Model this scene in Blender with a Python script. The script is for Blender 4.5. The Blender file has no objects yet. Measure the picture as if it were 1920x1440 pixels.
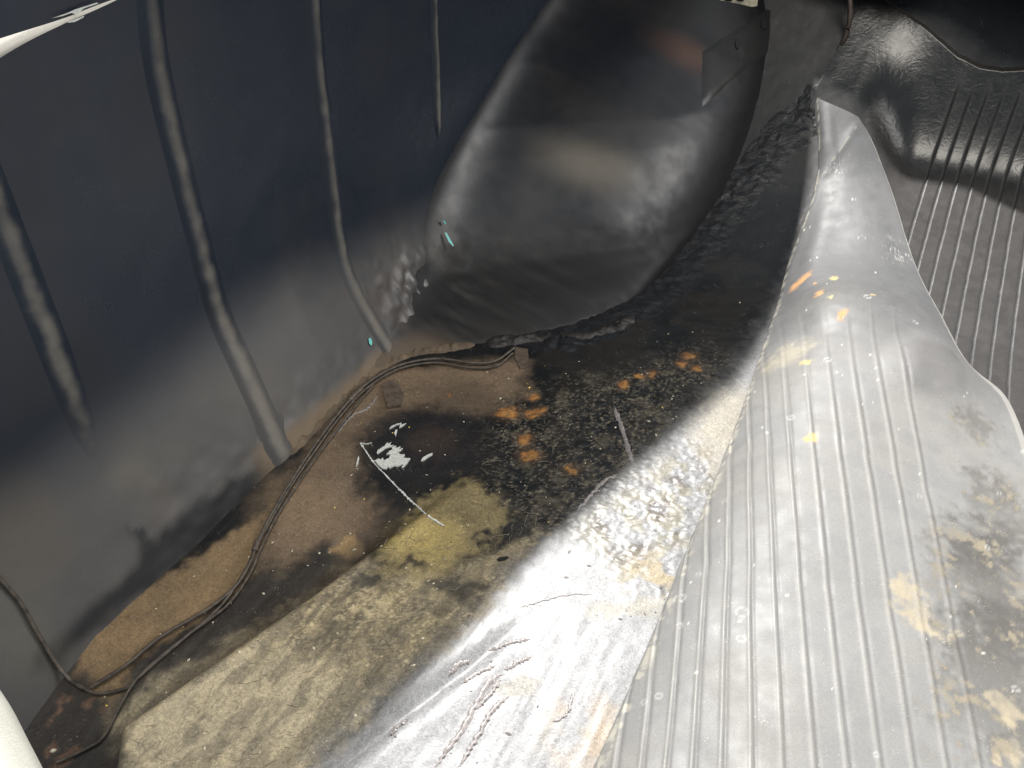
import bpy, math, random
import numpy as np
from mathutils import Matrix, Vector

random.seed(4)
S = bpy.context.scene
COL = S.collection

# ------------------------------------------------------------------ camera
CAM_H, FPX = 0.70, 1442.0                       # metres above the boot floor, focal length in photo pixels
up = np.array([90, 1960, 1442.0]); up /= np.linalg.norm(up)
fw = np.array([0, 0, -1.0]); yy = fw - fw.dot(up) * up; yy /= np.linalg.norm(yy)
ROT = np.array([np.cross(yy, up), yy, up])      # camera space -> world
EYE = np.array([0, 0, CAM_H])
cam = bpy.data.cameras.new('camera'); camo = bpy.data.objects.new('camera', cam); COL.objects.link(camo)
M4 = Matrix([list(ROT[i]) + [EYE[i]] for i in range(3)] + [[0, 0, 0, 1]])
camo.matrix_world = M4
cam.sensor_width = 36; cam.lens = FPX / 1920 * 36; cam.clip_start = 0.01; cam.clip_end = 200
S.camera = camo

# ------------------------------------------------------------------ workshop light: one hard lamp over the far left side, added soft fills overhead and at the right
SUN_AZ, SUN_EL = math.radians(-13), math.radians(56)      # direction of the hard lamp, azimuth from +Y towards +X
SUN = np.array([math.sin(SUN_AZ) * math.cos(SUN_EL), math.cos(SUN_AZ) * math.cos(SUN_EL), math.sin(SUN_EL)])
KEY = np.array([0.25, 0.95, 0.0]) + SUN * 4.0
w = bpy.data.worlds.new('World'); S.world = w; w.use_nodes = True
bg = w.node_tree.nodes['Background']; bg.inputs[0].default_value = (0.80, 0.90, 1.0, 1); bg.inputs[1].default_value = 0.24
def area(name, loc, aim, size, watts, colour, shape='DISK'):
    l = bpy.data.lights.new(name, 'AREA'); l.shape = shape; l.size = size; l.energy = watts; l.color = colour
    o = bpy.data.objects.new(name, l); COL.objects.link(o); o.location = loc
    o.rotation_euler = (Vector(loc) - Vector(aim)).to_track_quat('Z', 'Y').to_euler(); return o
area('hard_lamp', tuple(KEY), (0.25, 0.95, 0), 0.13, 245, (1.0, 0.975, 0.94))
area('overhead_fill', (0.2, -0.1, 3.2), (0.2, 0.9, 0), 1.3, 30, (1.0, 0.94, 0.85))  # added overhead fill, no such lamp in view
area('right_fill', (2.7, 0.75, 1.75), (-0.1, 0.9, 0.15), 1.6, 33, (1.0, 0.97, 0.93))  # added soft fill to brighten the side panel and housing
vs = S.view_settings
vs.view_transform = 'Standard'; vs.look = 'None'; vs.gamma = 1; vs.use_curve_mapping = False; vs.exposure = 1.0

# ------------------------------------------------------------------ car frame: q forward, d inboard from the side panel, z up
AX = math.radians(26)
E_ = np.array([math.sin(AX), math.cos(AX)]); N_ = np.array([E_[1], -E_[0]])
W0 = np.array([-0.19095, 1.02182]); NW = float(N_ @ W0)
def car(q, d, z):
    q, d, z = np.broadcast_arrays(np.asarray(q, float), np.asarray(d, float), np.asarray(z, float))
    return np.stack([E_[0] * q + N_[0] * (d + NW), E_[1] * q + N_[1] * (d + NW), z], -1)
def to_car(p):
    p = np.asarray(p)
    return p[..., 0] * E_[0] + p[..., 1] * E_[1], p[..., 0] * N_[0] + p[..., 1] * N_[1] - NW, p[..., 2]
def ray(px, py):
    return ROT @ np.array([px - 960, 720 - py, -FPX]) / FPX
def hit(px, py, fn):                              # first point along the sight line where fn(q,d,z) drops below 0
    r = ray(px, py); t = np.linspace(0.25, 4, 2400)
    v = fn(*to_car(EYE + t[:, None] * r))
    i = np.argmax(v < 0)
    if not (v < 0).any(): i = len(t) - 1
    a, b = t[max(i - 1, 0)], t[i]
    for _ in range(30):
        m = (a + b) / 2
        if fn(*to_car(EYE + m * r)) < 0: b = m
        else: a = m
    return EYE + r * b
def sm(a, b, x):
    t = np.clip((np.asarray(x, float) - a) / (b - a), 0, 1); return t * t * (3 - 2 * t)
def smax(a, b, k):
    h = np.clip(0.5 + 0.5 * (a - b) / k, 0, 1); return b * (1 - h) + a * h + k * h * (1 - h)
def smin(a, b, k): return -smax(-a, -b, k)

# ------------------------------------------------------------------ noise
_rs = np.random.RandomState(7); _PT = _rs.rand(256, 256)
def vnoise(x, y):
    xi = np.floor(x).astype(int); yi = np.floor(y).astype(int); fx = x - xi; fy = y - yi
    fx = fx * fx * fx * (fx * (fx * 6 - 15) + 10); fy = fy * fy * fy * (fy * (fy * 6 - 15) + 10)
    g = lambda a, b: _PT[a % 256, b % 256]
    return (g(xi, yi) * (1 - fx) + g(xi + 1, yi) * fx) * (1 - fy) + (g(xi, yi + 1) * (1 - fx) + g(xi + 1, yi + 1) * fx) * fy
def fbm(x, y, o=4, seed=0.0):
    s = 0; a = 0.5; n = 0
    for i in range(o):
        s = s + a * vnoise(x + 17.3 * i + seed * 3.1, y + 9.7 * i + seed * 5.3); n += a; a *= 0.5; x = x * 2.03; y = y * 2.03
    return s / n                                   # about 0..1, mean 0.5
def cells(x, y, seed=0):                           # distance to the two nearest jittered points
    xi = np.floor(x).astype(int); yi = np.floor(y).astype(int)
    f1 = np.full(x.shape, 9.0); f2 = np.full(x.shape, 9.0)
    for a in (-1, 0, 1):
        for b in (-1, 0, 1):
            cx = xi + a; cy = yi + b
            jx = _PT[(cx + seed) % 256, cy % 256]; jy = _PT[(cy + 91 + seed) % 256, (cx + 37) % 256]
            dd = np.hypot(cx + jx - x, cy + jy - y)
            f2 = np.minimum(f2, np.maximum(f1, dd)); f1 = np.minimum(f1, dd)
    return f1, f2

# ------------------------------------------------------------------ the shapes of the boot
EDGE_Q = [0.0, 0.10, 0.19, 0.405, 0.62]; EDGE_D = [0.30, 0.205, 0.126, 0.188, 0.24]
def floor_base(q, d):
    x1 = q - 1.79; x0 = q - 1.28
    under = 0.25 * 0.5 * (x0 + np.sqrt(x0 * x0 + 0.01)) + 2.2 * 0.5 * (x1 + np.sqrt(x1 * x1 + 0.0016))
    k = sm(0.50, 0.66, d)
    z = 0.9 * np.clip(q - 1.25, 0, None) ** 2 * (1 - k) + k * under
    de = np.interp(q, EDGE_Q, EDGE_D)
    dep = np.interp(q, [0.0, 0.16, 0.26, 0.40, 0.60, 0.7], [0.075, 0.07, 0.042, 0.034, 0.010, 0.0])
    g = 1 / (1 + np.exp(np.clip((d - de) / 0.0055, -40, 40)))
    z = z - dep * g + 0.004 * np.exp(-((d - de - 0.014) / 0.012) ** 2) * (dep > 0.015)
    return z
def wall_d(q, z):
    base = np.interp(q, [0.0, 0.3, 0.6, 0.85], [-0.012, -0.010, -0.004, 0.0])
    fold = np.interp(q, [0.2, 0.36, 0.57, 0.69, 0.81, 1.1], [0.14, 0.15, 0.178, 0.19, 0.168, 0.15])
    x = fold - z
    s = 0.5 * (x + np.sqrt(x * x + 0.035 ** 2))
    d = -0.070 + s * 0.42 * 0.98
    d = d + (base) * sm(0.2, 0.0, z)
    d = d - 0.05 * sm(0.36, 0.05, q) ** 2 * 0                          # rear corner stays straight
    d = d + 0.02 * sm(0.30, 0.62, z) ** 2
    return d
def house_d(q, z):
    qr = np.interp(z, [-0.06, 0, .02, .04, .06, .09, .12, .154, .20, .244, .33, .412, .6],
                      [0.80, .835, .905, .985, 1.045, 1.09, 1.125, 1.165, 1.225, 1.290, 1.445, 1.61, 2.0])
    rear = (q - qr) * 1.12
    rear = np.where(rear > 0, rear, rear)
    inner = 0.275 + 0.13 * (q - 1.19) - 0.85 * np.clip(z - 0.05, 0, None) ** 2
    return smin(rear, inner, 0.17)
def f_floor(q, d, z): return z - floor_base(q, d)
def f_wall(q, d, z): return d - wall_d(q, z)
def f_house(q, d, z): return d - np.maximum(house_d(q, z), wall_d(q, z))
def f_all(q, d, z): return np.minimum(f_floor(q, d, z), f_house(q, d, z))
def fl(px, py, lift=0.0): return hit(px, py, lambda q, d, z: z - floor_base(q, d) - lift)
def flqd(px, py): p = fl(px, py); q, d, z = to_car(p); return np.array([q, d])
def wl(px, py):
    q, d, z = to_car(hit(px, py, f_wall)); return np.array([q, z])

def catmull(pts, n):
    P = np.asarray(pts, float)
    P = np.vstack([2 * P[0] - P[1], P, 2 * P[-1] - P[-2]])
    m = len(P) - 3; u = np.linspace(0, m - 1e-6, n); i = u.astype(int); t = (u - i)[:, None]
    a, b, c, e = P[i], P[i + 1], P[i + 2], P[i + 3]
    return 0.5 * (2 * b + (c - a) * t + (2 * a - 5 * b + 4 * c - e) * t ** 2 + (3 * b - a - 3 * c + e) * t ** 3)

# signed distance to a polygon (negative inside), vectorised
def poly_sd(x, y, P):
    P = np.asarray(P, float); d = np.full(x.shape, 9.0); ins = np.zeros(x.shape, bool); m = len(P)
    for i in range(m):
        ax, ay = P[i]; bx, by = P[(i + 1) % m]
        ex, ey = bx - ax, by - ay; wx, wy = x - ax, y - ay
        t = np.clip((wx * ex + wy * ey) / (ex * ex + ey * ey + 1e-12), 0, 1)
        d = np.minimum(d, np.hypot(wx - ex * t, wy - ey * t))
        c = ((ay > y) != (by > y)) & (x < ex * (y - ay) / (ey if abs(ey) > 1e-9 else 1e-9) + ax)
        ins ^= c
    return np.where(ins, -d, d)
def line_d(x, y, P):
    d = np.full(x.shape, 9.0); P = np.asarray(P, float)
    for i in range(len(P) - 1):
        ax, ay = P[i]; bx, by = P[i + 1]; ex, ey = bx - ax, by - ay; wx, wy = x - ax, y - ay
        t = np.clip((wx * ex + wy * ey) / (ex * ex + ey * ey + 1e-12), 0, 1)
        d = np.minimum(d, np.hypot(wx - ex * t, wy - ey * t))
    return d

# ------------------------------------------------------------------ materials
def surf_mat(name, grain=(420, 0.35), bump=(260, 0.12, 0.002), bump2=None, spec=0.5, speck=0.0, distort=0.0):
    """Principled paint / dirt / rubber: colour and roughness from the mesh, fine grain, relief and dusty motes in nodes."""
    m = bpy.data.materials.new(name); m.use_nodes = True
    t = m.node_tree; N = t.nodes; L = t.links; b = N['Principled BSDF']
    at = N.new('ShaderNodeAttribute'); at.attribute_name = 'col'
    tc = N.new('ShaderNodeTexCoord')
    n1 = N.new('ShaderNodeTexNoise'); n1.inputs['Scale'].default_value = grain[0]; n1.inputs['Detail'].default_value = 5; n1.inputs['Roughness'].default_value = 0.75; n1.inputs['Distortion'].default_value = distort
    L.new(tc.outputs['Object'], n1.inputs['Vector'])
    r1 = N.new('ShaderNodeMapRange'); r1.inputs[1].default_value = 0.3; r1.inputs[2].default_value = 0.7
    r1.inputs[3].default_value = 1 - grain[1]; r1.inputs[4].default_value = 1 + grain[1]
    L.new(n1.outputs[0], r1.inputs[0])
    mx = N.new('ShaderNodeMix'); mx.data_type = 'RGBA'; mx.blend_type = 'MULTIPLY'; mx.inputs[0].default_value = 1
    L.new(at.outputs['Color'], mx.inputs[6]); L.new(r1.outputs[0], mx.inputs[7])
    colour = mx.outputs[2]
    if speck > 0:                                  # pale dust motes
        vo = N.new('ShaderNodeTexVoronoi'); vo.inputs['Scale'].default_value = 330; vo.feature = 'F1'
        L.new(tc.outputs['Object'], vo.inputs['Vector'])
        n3 = N.new('ShaderNodeTexNoise'); n3.inputs['Scale'].default_value = 60; n3.inputs['Detail'].default_value = 2
        L.new(tc.outputs['Object'], n3.inputs['Vector'])
        th = N.new('ShaderNodeMapRange'); th.inputs[1].default_value = 0.45; th.inputs[2].default_value = 0.8; th.inputs[3].default_value = 0.0; th.inputs[4].default_value = 0.30
        L.new(n3.outputs[0], th.inputs[0])
        lt = N.new('ShaderNodeMath'); lt.operation = 'LESS_THAN'; L.new(vo.outputs['Distance'], lt.inputs[0]); L.new(th.outputs[0], lt.inputs[1])
        ml = N.new('ShaderNodeMath'); ml.operation = 'MULTIPLY'; ml.inputs[1].default_value = speck; L.new(lt.outputs[0], ml.inputs[0])
        m2 = N.new('ShaderNodeMix'); m2.data_type = 'RGBA'; L.new(ml.outputs[0], m2.inputs[0]); L.new(colour, m2.inputs[6])
        m2.inputs[7].default_value = (0.45, 0.42, 0.36, 1); colour = m2.outputs[2]
    L.new(colour, b.inputs['Base Color'])
    # roughness: mesh value with fine variation
    ra = N.new('ShaderNodeMath'); ra.operation = 'MULTIPLY'
    r2 = N.new('ShaderNodeMapRange'); r2.inputs[1].default_value = 0.3; r2.inputs[2].default_value = 0.7; r2.inputs[3].default_value = 0.85; r2.inputs[4].default_value = 1.15
    n2 = N.new('ShaderNodeTexNoise'); n2.inputs['Scale'].default_value = 35; n2.inputs['Detail'].default_value = 5
    L.new(tc.outputs['Object'], n2.inputs['Vector']); L.new(n2.outputs[0], r2.inputs[0])
    L.new(at.outputs['Alpha'], ra.inputs[0]); L.new(r2.outputs[0], ra.inputs[1]); L.new(ra.outputs[0], b.inputs['Roughness'])
    b.inputs['Specular IOR Level'].default_value = spec
    nb = N.new('ShaderNodeTexNoise'); nb.inputs['Scale'].default_value = bump[0]; nb.inputs['Detail'].default_value = 3
    L.new(tc.outputs['Object'], nb.inputs['Vector'])
    bp = N.new('ShaderNodeBump'); bp.inputs['Strength'].default_value = bump[1]; bp.inputs['Distance'].default_value = bump[2]
    L.new(nb.outputs[0], bp.inputs['Height']); last = bp.outputs[0]
    if bump2:
        n5 = N.new('ShaderNodeTexNoise'); n5.inputs['Scale'].default_value = bump2[0]; n5.inputs['Detail'].default_value = 5; n5.inputs['Distortion'].default_value = bump2[3]
        L.new(tc.outputs['Object'], n5.inputs['Vector'])
        b5 = N.new('ShaderNodeBump'); b5.inputs['Strength'].default_value = bump2[1]; b5.inputs['Distance'].default_value = bump2[2]
        L.new(n5.outputs[0], b5.inputs['Height']); L.new(last, b5.inputs['Normal']); last = b5.outputs[0]
    L.new(last, b.inputs['Normal'])
    return m
def flat_mat(name, c, rough=0.5, metal=0.0, grain=0.2, scale=300, bump=0.15):
    m = bpy.data.materials.new(name); m.use_nodes = True
    t = m.node_tree; N = t.nodes; L = t.links; b = N['Principled BSDF']
    tc = N.new('ShaderNodeTexCoord'); n1 = N.new('ShaderNodeTexNoise'); n1.inputs['Scale'].default_value = scale; n1.inputs['Detail'].default_value = 4
    L.new(tc.outputs['Object'], n1.inputs['Vector'])
    cr = N.new('ShaderNodeValToRGB'); e = cr.color_ramp.elements
    e[0].position = 0.3; e[1].position = 0.7
    e[0].color = tuple(v * (1 - grain) for v in c) + (1,); e[1].color = tuple(min(1, v * (1 + grain)) for v in c) + (1,)
    L.new(n1.outputs[0], cr.inputs[0]); L.new(cr.outputs[0], b.inputs['Base Color'])
    b.inputs['Roughness'].default_value = rough; b.inputs['Metallic'].default_value = metal
    bp = N.new('ShaderNodeBump'); bp.inputs['Strength'].default_value = bump; bp.inputs['Distance'].default_value = 0.001
    L.new(n1.outputs[0], bp.inputs['Height']); L.new(bp.outputs[0], b.inputs['Normal'])
    return m
M_FLOOR = surf_mat('grimy_black_paint', distort=1.8, grain=(210, 0.55), bump=(360, 0.17, 0.0009), bump2=(55, 0.04, 0.003, 0.8), speck=0.35)
M_PANEL = surf_mat('black_panel_paint', grain=(900, 0.18), bump=(700, 0.05, 0.001), bump2=(9, 0.10, 0.01, 0.3), speck=0.0)
M_HOUSE = surf_mat('black_housing_paint', grain=(500, 0.2), bump=(300, 0.06, 0.001), bump2=(11, 0.05, 0.010, 0.2), spec=0.30, speck=0.0)
M_TAR = surf_mat('undercoat_sealant', grain=(300, 0.3), bump=(240, 0.4, 0.002), bump2=(70, 0.5, 0.005, 0.4), spec=0.4)
M_UNDER = surf_mat('rubber_underside', grain=(500, 0.14), bump=(500, 0.12, 0.001), bump2=(24, 0.05, 0.003, 0.5), speck=0.35)
M_MAT = surf_mat('black_rubber', grain=(500, 0.2), bump=(420, 0.10, 0.001), bump2=(60, 0.20, 0.0022, 1.8), spec=0.5)
M_WIRE = flat_mat('dusty_cable_sheath', (0.062, 0.050, 0.039), 0.6, grain=0.6, scale=120)
M_CHIP_GLINT = flat_mat('primer_and_glint', (0.50, 0.51, 0.48), 0.6, grain=0.2)  # primer chips, also the painted latch reflection
M_RUSTCHIP = flat_mat('tan_primer', (0.48, 0.36, 0.25), 0.6, grain=0.2)
M_TURQ = flat_mat('turquoise_paint', (0.16, 0.55, 0.50), 0.4, grain=0.15)
M_WHITE = flat_mat('cream_body_paint', (0.72, 0.71, 0.64), 0.25, grain=0.05, scale=40, bump=0.02)
M_BRKT = flat_mat('zinc_plate', (0.62, 0.55, 0.40), 0.35, metal=0.3, grain=0.25, scale=150)
M_DARK = flat_mat('dark_void', (0.004, 0.004, 0.004), 0.9)
M_CRACK = flat_mat('lifted_paint', (0.20, 0.18, 0.175), 0.35, grain=0.4)
M_SEED = flat_mat('pale_debris', (0.55, 0.5, 0.38), 0.7, grain=0.4)
M_YEL = flat_mat('yellow_debris', (0.75, 0.55, 0.12), 0.6, grain=0.3)
M_PINK = flat_mat('pink_debris', (0.7, 0.2, 0.22), 0.6, grain=0.2)
M_LINT = flat_mat('lint', (0.24, 0.21, 0.155), 0.9, grain=0.3)
M_TAPE = flat_mat('brown_tape', (0.085, 0.065, 0.05), 0.45, grain=0.3, scale=120)
M_STRIP = flat_mat('brown_edge_strip', (0.085, 0.062, 0.05), 0.5, grain=0.4, scale=60)

# ------------------------------------------------------------------ object helpers
def tag(o, label=None, cat=None, kind=None, group=None):
    if label: o['label'] = label
    if cat: o['category'] = cat
    if kind: o['kind'] = kind
    if group: o['group'] = group
    return o
def empty(name, loc):
    o = bpy.data.objects.new(name, None); COL.objects.link(o); o.location = loc; o.empty_display_size = 0.05
    o.matrix_world = Matrix.Translation(loc); return o
def link(name, me, mat, parent=None):
    o = bpy.data.objects.new(name, me); COL.objects.link(o); me.materials.append(mat)
    if parent:
        o.parent = parent; o.matrix_parent_inverse = parent_world(parent).inverted()
    return o
def parent_world(p):
    m = Matrix.Translation(p.location) if p.type == 'EMPTY' else Matrix.Identity(4)
    return m
def grid(name, P, col, mat, parent=None, keep=None, smooth=True):
    ny, nx = P.shape[:2]
    idx = np.arange(ny * nx).reshape(ny, nx)
    F = np.stack([idx[:-1, :-1], idx[:-1, 1:], idx[1:, 1:], idx[1:, :-1]], -1).reshape(-1, 4)
    V = P.reshape(-1, 3); C = col.reshape(-1, 4)
    if keep is not None:
        k = keep.reshape(-1); F = F[k[F].all(1)]
        used = np.unique(F); mp = -np.ones(len(V), int); mp[used] = np.arange(len(used)); F = mp[F]; V = V[used]; C = C[used]
    me = bpy.data.meshes.new(name)
    me.vertices.add(len(V)); me.vertices.foreach_set('co', V.astype(np.float32).ravel())
    me.loops.add(F.size); me.loops.foreach_set('vertex_index', F.astype(np.int32).ravel())
    me.polygons.add(len(F)); me.polygons.foreach_set('loop_start', np.arange(0, F.size, 4, dtype=np.int32))
    me.polygons.foreach_set('loop_total', np.full(len(F), 4, np.int32))
    me.polygons.foreach_set('use_smooth', np.full(len(F), smooth))
    a = me.attributes.new('col', 'FLOAT_COLOR', 'POINT'); a.data.foreach_set('color', C.astype(np.float32).ravel())
    me.update(calc_edges=True); me.validate()
    return link(name, me, mat, parent)
def mesh(name, V, F, mat, parent=None, smooth=False):
    me = bpy.data.meshes.new(name); me.from_pydata([tuple(v) for v in V], [], [tuple(f) for f in F]); me.update()
    if smooth: me.polygons.foreach_set('use_smooth', [True] * len(me.polygons))
    return link(name, me, mat, parent)
def tube_geo(path, rad, sides=8, flat=1.0):
    P = np.asarray(path, float); m = len(P); T = np.gradient(P, axis=0); T /= np.linalg.norm(T, axis=1)[:, None] + 1e-12
    rad = np.broadcast_to(rad, (m,)); V = []; F = []
    for i in range(m):
        u = np.cross(T[i], [0, 0, 1]); u = u / (np.linalg.norm(u) + 1e-9) if np.linalg.norm(u) > 1e-3 else np.array([1, 0, 0])
        v = np.cross(u, T[i])
        for k in range(sides):
            a = 2 * math.pi * k / sides; V.append(P[i] + rad[i] * (math.cos(a) * u + flat * math.sin(a) * v))
    for i in range(m - 1):
        for k in range(sides):
            a = i * sides + k; b = i * sides + (k + 1) % sides; F.append((a, b, b + sides, a + sides))
    F.append(tuple(range(sides))[::-1]); F.append(tuple((m - 1) * sides + k for k in range(sides)))
    return V, F
def tube(name, path, rad, mat, parent=None, sides=8, flat=1.0):
    V, F = tube_geo(path, rad, sides, flat); return mesh(name, V, F, mat, parent, True)
class Paint:
    """layers of colour (and roughness in alpha) over a grid"""
    def __init__(s, shape, c, r): s.c = np.zeros(shape + (4,)); s.c[..., :3] = c; s.c[..., 3] = r
    def lay(s, mask, c, r=None):
        m = np.clip(mask, 0, 1)[..., None]; s.c[..., :3] = s.c[..., :3] * (1 - m) + np.asarray(c) * m
        if r is not None: s.c[..., 3] = s.c[..., 3] * (1 - m[..., 0]) + r * m[..., 0]

trunk = empty('car_trunk', tuple(car(0.8, 0.3, -0.08)))
tag(trunk, 'black painted car boot interior with ribbed side panel, wheel housing and grimy rusty floor', 'car boot')

# ================================================================== boot floor
qf = np.concatenate([np.arange(0.06, 1.45, 0.0022), np.linspace(1.45, 2.10, 150)])
df = np.concatenate([np.arange(-0.03, 0.62, 0.0022), np.linspace(0.625, 1.75, 60)])
Qf, Df = np.meshgrid(qf, df, indexing='ij')
wq = Qf + 0.02 * (fbm(Qf * 30, Df * 30, 4, 1) - 0.5) + 0.02 * (fbm(Qf * 90, Df * 90, 3, 4) - 0.5)
wd = Df + 0.02 * (fbm(Qf * 30, Df * 30, 4, 2) - 0.5) + 0.02 * (fbm(Qf * 90, Df * 90, 3, 5) - 0.5)
def fpoly(pts, soft=0.008, warp=1.0):
    P = [flqd(*p) for p in pts]
    x = Qf + (wq - Qf) * warp; y = Df + (wd - Df) * warp
    return sm(soft, -soft, poly_sd(x, y, P))
def fspot(px, py, rpx, rpy=None, soft=0.3, warp=0.3):
    c = flqd(px, py); a = flqd(px + rpx, py) - c; b = flqd(px, py + (rpy or rpx)) - c
    Mi = np.linalg.inv(np.array([a, b]).T)
    x = Qf + (wq - Qf) * warp - c[0]; y = Df + (wd - Df) * warp - c[1]
    r = np.hypot(Mi[0, 0] * x + Mi[0, 1] * y, Mi[1, 0] * x + Mi[1, 1] * y)
    return sm(1 + soft, 1 - soft, r)
n_lo = fbm(Qf * 14, Df * 14, 4, 6); n_mid = fbm(Qf * 45, Df * 45, 4, 7); n_hi = fbm(Qf * 150, Df * 150, 3, 8)
streak = fbm(Qf * 10, Df * 110, 4, 9)
fib = fbm(Qf * 160 + 40 * n_mid, Df * 60 + 30 * n_lo, 3, 10)

# relief
Zf = floor_base(Qf, Df)
bead = [flqd(*p) for p in [(1010, 1135), (960, 1180), (880, 1250), (760, 1340), (600, 1465)]]
bd = line_d(Qf, Df, bead); ends = sm(bead[0][0] + 0.005, bead[0][0] - 0.10, Qf)
Zf += ends * (-0.0038 * np.exp(-(bd / 0.0075) ** 2) + 0.0015 * np.exp(-((bd - 0.02) / 0.012) ** 2))
rough_zone = fpoly([(1330, 800), (1240, 860), (1150, 930), (1070, 985), (1130, 1050), (1200, 1110), (1260, 1110), (1300, 1020), (1350, 900)], 0.03)
grime_zone = fpoly([(930, 760), (1000, 720), (1150, 700), (1330, 640), (1390, 680), (1180, 880), (1030, 1010), (960, 960), (900, 880)], 0.03)
ridg = 1 - np.abs(2 * fbm(Qf * 95 + 3 * n_lo, Df * 95 + 3 * n_mid, 3, 12) - 1)
Zf += rough_zone * (0.0024 * (ridg - 0.7) + 0.0024 * (n_hi - 0.5)) + grime_zone * (0.0015 * (ridg - 0.7) + 0.0014 * (n_hi - 0.5))
Zf += 0.003 * (n_lo - 0.5) + 0.0007 * (n_mid - 0.5) + 0.0014 * (streak - 0.5) * sm(0.6, 0.4, Qf)
Zf += -0.0018 * np.exp(-(line_d(Qf, Df, [flqd(*p) for p in [(700, 1330), (560, 1440), (450, 1530)]]) / 0.006) ** 2)

# colour
pt = Paint(Qf.shape, (0.009, 0.0095, 0.0105), 0.36)
pt.lay(0.5 * sm(0.42, 0.62, n_lo), (0.022, 0.019, 0.016), 0.42)
brown = fpoly([(720, 690), (985, 672), (990, 735), (900, 775), (760, 765), (690, 825), (670, 900), (715, 960), (690, 1010), (560, 1050), (470, 1070), (505, 960), (590, 810)], 0.022)
pt.lay(brown * (0.70 + 0.3 * n_mid), (0.160, 0.113, 0.073), 0.6)
pt.lay(fspot(860, 745, 70, 30, 0.7, 1) * 0.6, (0.05, 0.036, 0.026))
pt.lay(fspot(800, 830, 130, 75, 0.35, 1.2) * 0.93, (0.014, 0.013, 0.014), 0.4)
pt.lay(fspot(820, 830, 40, 30, 0.7, 1) * 0.5, (0.05, 0.035, 0.026))
pt.lay(fspot(560, 960, 80, 60, 0.7, 1) * 0.5, (0.23, 0.16, 0.095), 0.6)
mott = grime_zone * sm(0.50, 0.66, 0.6 * n_mid + 0.4 * fib)
pt.lay(mott * 0.6, (0.085, 0.072, 0.050), 0.6)
pt.lay(grime_zone * sm(0.62, 0.76, fib) * 0.5, (0.21, 0.18, 0.13), 0.7)
plat = fpoly([(585, 1110), (640, 1030), (700, 1080), (860, 1075), (1010, 1005), (880, 1165), (690, 1340), (560, 1460), (230, 1500), (212, 1352), (400, 1232)], 0.016)
pt.lay(plat * (0.55 + 0.45 * sm(0.35, 0.6, n_mid)), (0.36, 0.292, 0.175), 0.75)
pt.lay(plat * sm(0.55, 0.68, streak) * 0.55, (0.055, 0.048, 0.038))
pt.lay(plat * sm(0.52, 0.66, fib) * 0.6, (0.52, 0.43, 0.26), 0.8)
low = fpoly([(212, 1352), (430, 1210), (560, 1230), (700, 1270), (600, 1400), (500, 1500), (230, 1500)], 0.04)
pt.lay(low * 0.6, (0.46, 0.395, 0.275), 0.8)
pt.lay(fpoly([(760, 1180), (880, 1080), (960, 1040), (1000, 1010), (900, 1140), (700, 1320), (640, 1330)], 0.02) * sm(0.40, 0.6, n_mid) * 0.75, (0.035, 0.030, 0.024))
olive = fpoly([(870, 898), (945, 922), (952, 975), (900, 1035), (830, 1085), (720, 1105), (695, 1060), (760, 980), (815, 925)], 0.012, 2.0)
pt.lay(0.85 * olive * (0.55 + 0.6 * (fib - 0.3) + 0.4 * (n_mid - 0.4)), (0.27, 0.212, 0.100), 0.75)
pt.lay(fspot(790, 1010, 70, 45, 0.7, 1) * 0.7, (0.38, 0.29, 0.10), 0.75)
for x, y, rx, ry in [(850, 1100, 50, 22), (690, 1090, 40, 12), (760, 1060, 25, 10), (620, 1050, 40, 26), (560, 1090, 60, 20), (600, 1075, 30, 15)]:
    pt.lay(fspot(x, y, rx, ry, 0.5, 1.2) * 0.85, (0.022, 0.020, 0.018), 0.5)
pt.lay(fspot(652, 1030, 27, 20, 0.35, 0.6) * 0.9, (0.30, 0.20, 0.095), 0.75)
pt.lay(fspot(525, 1075, 14, 9, 0.5, 0.6) * 0.6, (0.26, 0.2, 0.11), 0.75)
gut = fpoly([(120, 1215), (300, 1085), (430, 1000), (505, 955), (480, 1040), (440, 1110), (330, 1190), (245, 1260), (205, 1330), (160, 1285)], 0.010)
pt.lay(gut * (0.75 + 0.35 * n_mid), (0.20, 0.135, 0.070), 0.75)
pt.lay(gut * sm(0.55, 0.7, n_lo) * 0.6, (0.13, 0.09, 0.05), 0.75)
trench = fpoly([(470, 1070), (590, 1050), (560, 1110), (430, 1190), (240, 1310), (215, 1340), (290, 1240), (420, 1130)], 0.010)
pt.lay(trench * 0.8, (0.026, 0.021, 0.017), 0.6)
de_ = np.interp(Qf, EDGE_Q, EDGE_D)
pt.lay(np.exp(-((Df - de_ - 0.010) / 0.006) ** 2) * sm(0.50, 0.40, Qf) * sm(0.15, 0.19, Qf) * 0.85, (0.36, 0.295, 0.19), 0.7)  # edge highlight painted along the crest in tan
pt.lay(sm(0.012, -0.004, Df - de_) * sm(-0.05, -0.02, Df - de_) * sm(0.60, 0.5, Qf) * sm(0.14, 0.19, Qf) * 0.7, (0.050, 0.036, 0.024), 0.7)
pt.lay(plat * sm(0.50, 0.62, fbm(Qf * 22, Df * 60, 4, 61)) * 0.45, (0.075, 0.066, 0.052), 0.7)
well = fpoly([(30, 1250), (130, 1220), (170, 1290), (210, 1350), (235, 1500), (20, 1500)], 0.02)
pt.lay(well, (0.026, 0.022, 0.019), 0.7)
pt.lay(well * sm(0.62, 0.7, n_mid), (0.10, 0.06, 0.04), 0.8)
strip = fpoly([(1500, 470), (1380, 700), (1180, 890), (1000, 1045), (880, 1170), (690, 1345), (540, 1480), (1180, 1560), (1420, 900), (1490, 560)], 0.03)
pt.lay(strip * 0.85, (0.20, 0.202, 0.207), 0.47)  # lamplit strip painted paler than the shaded floor beside it
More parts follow.
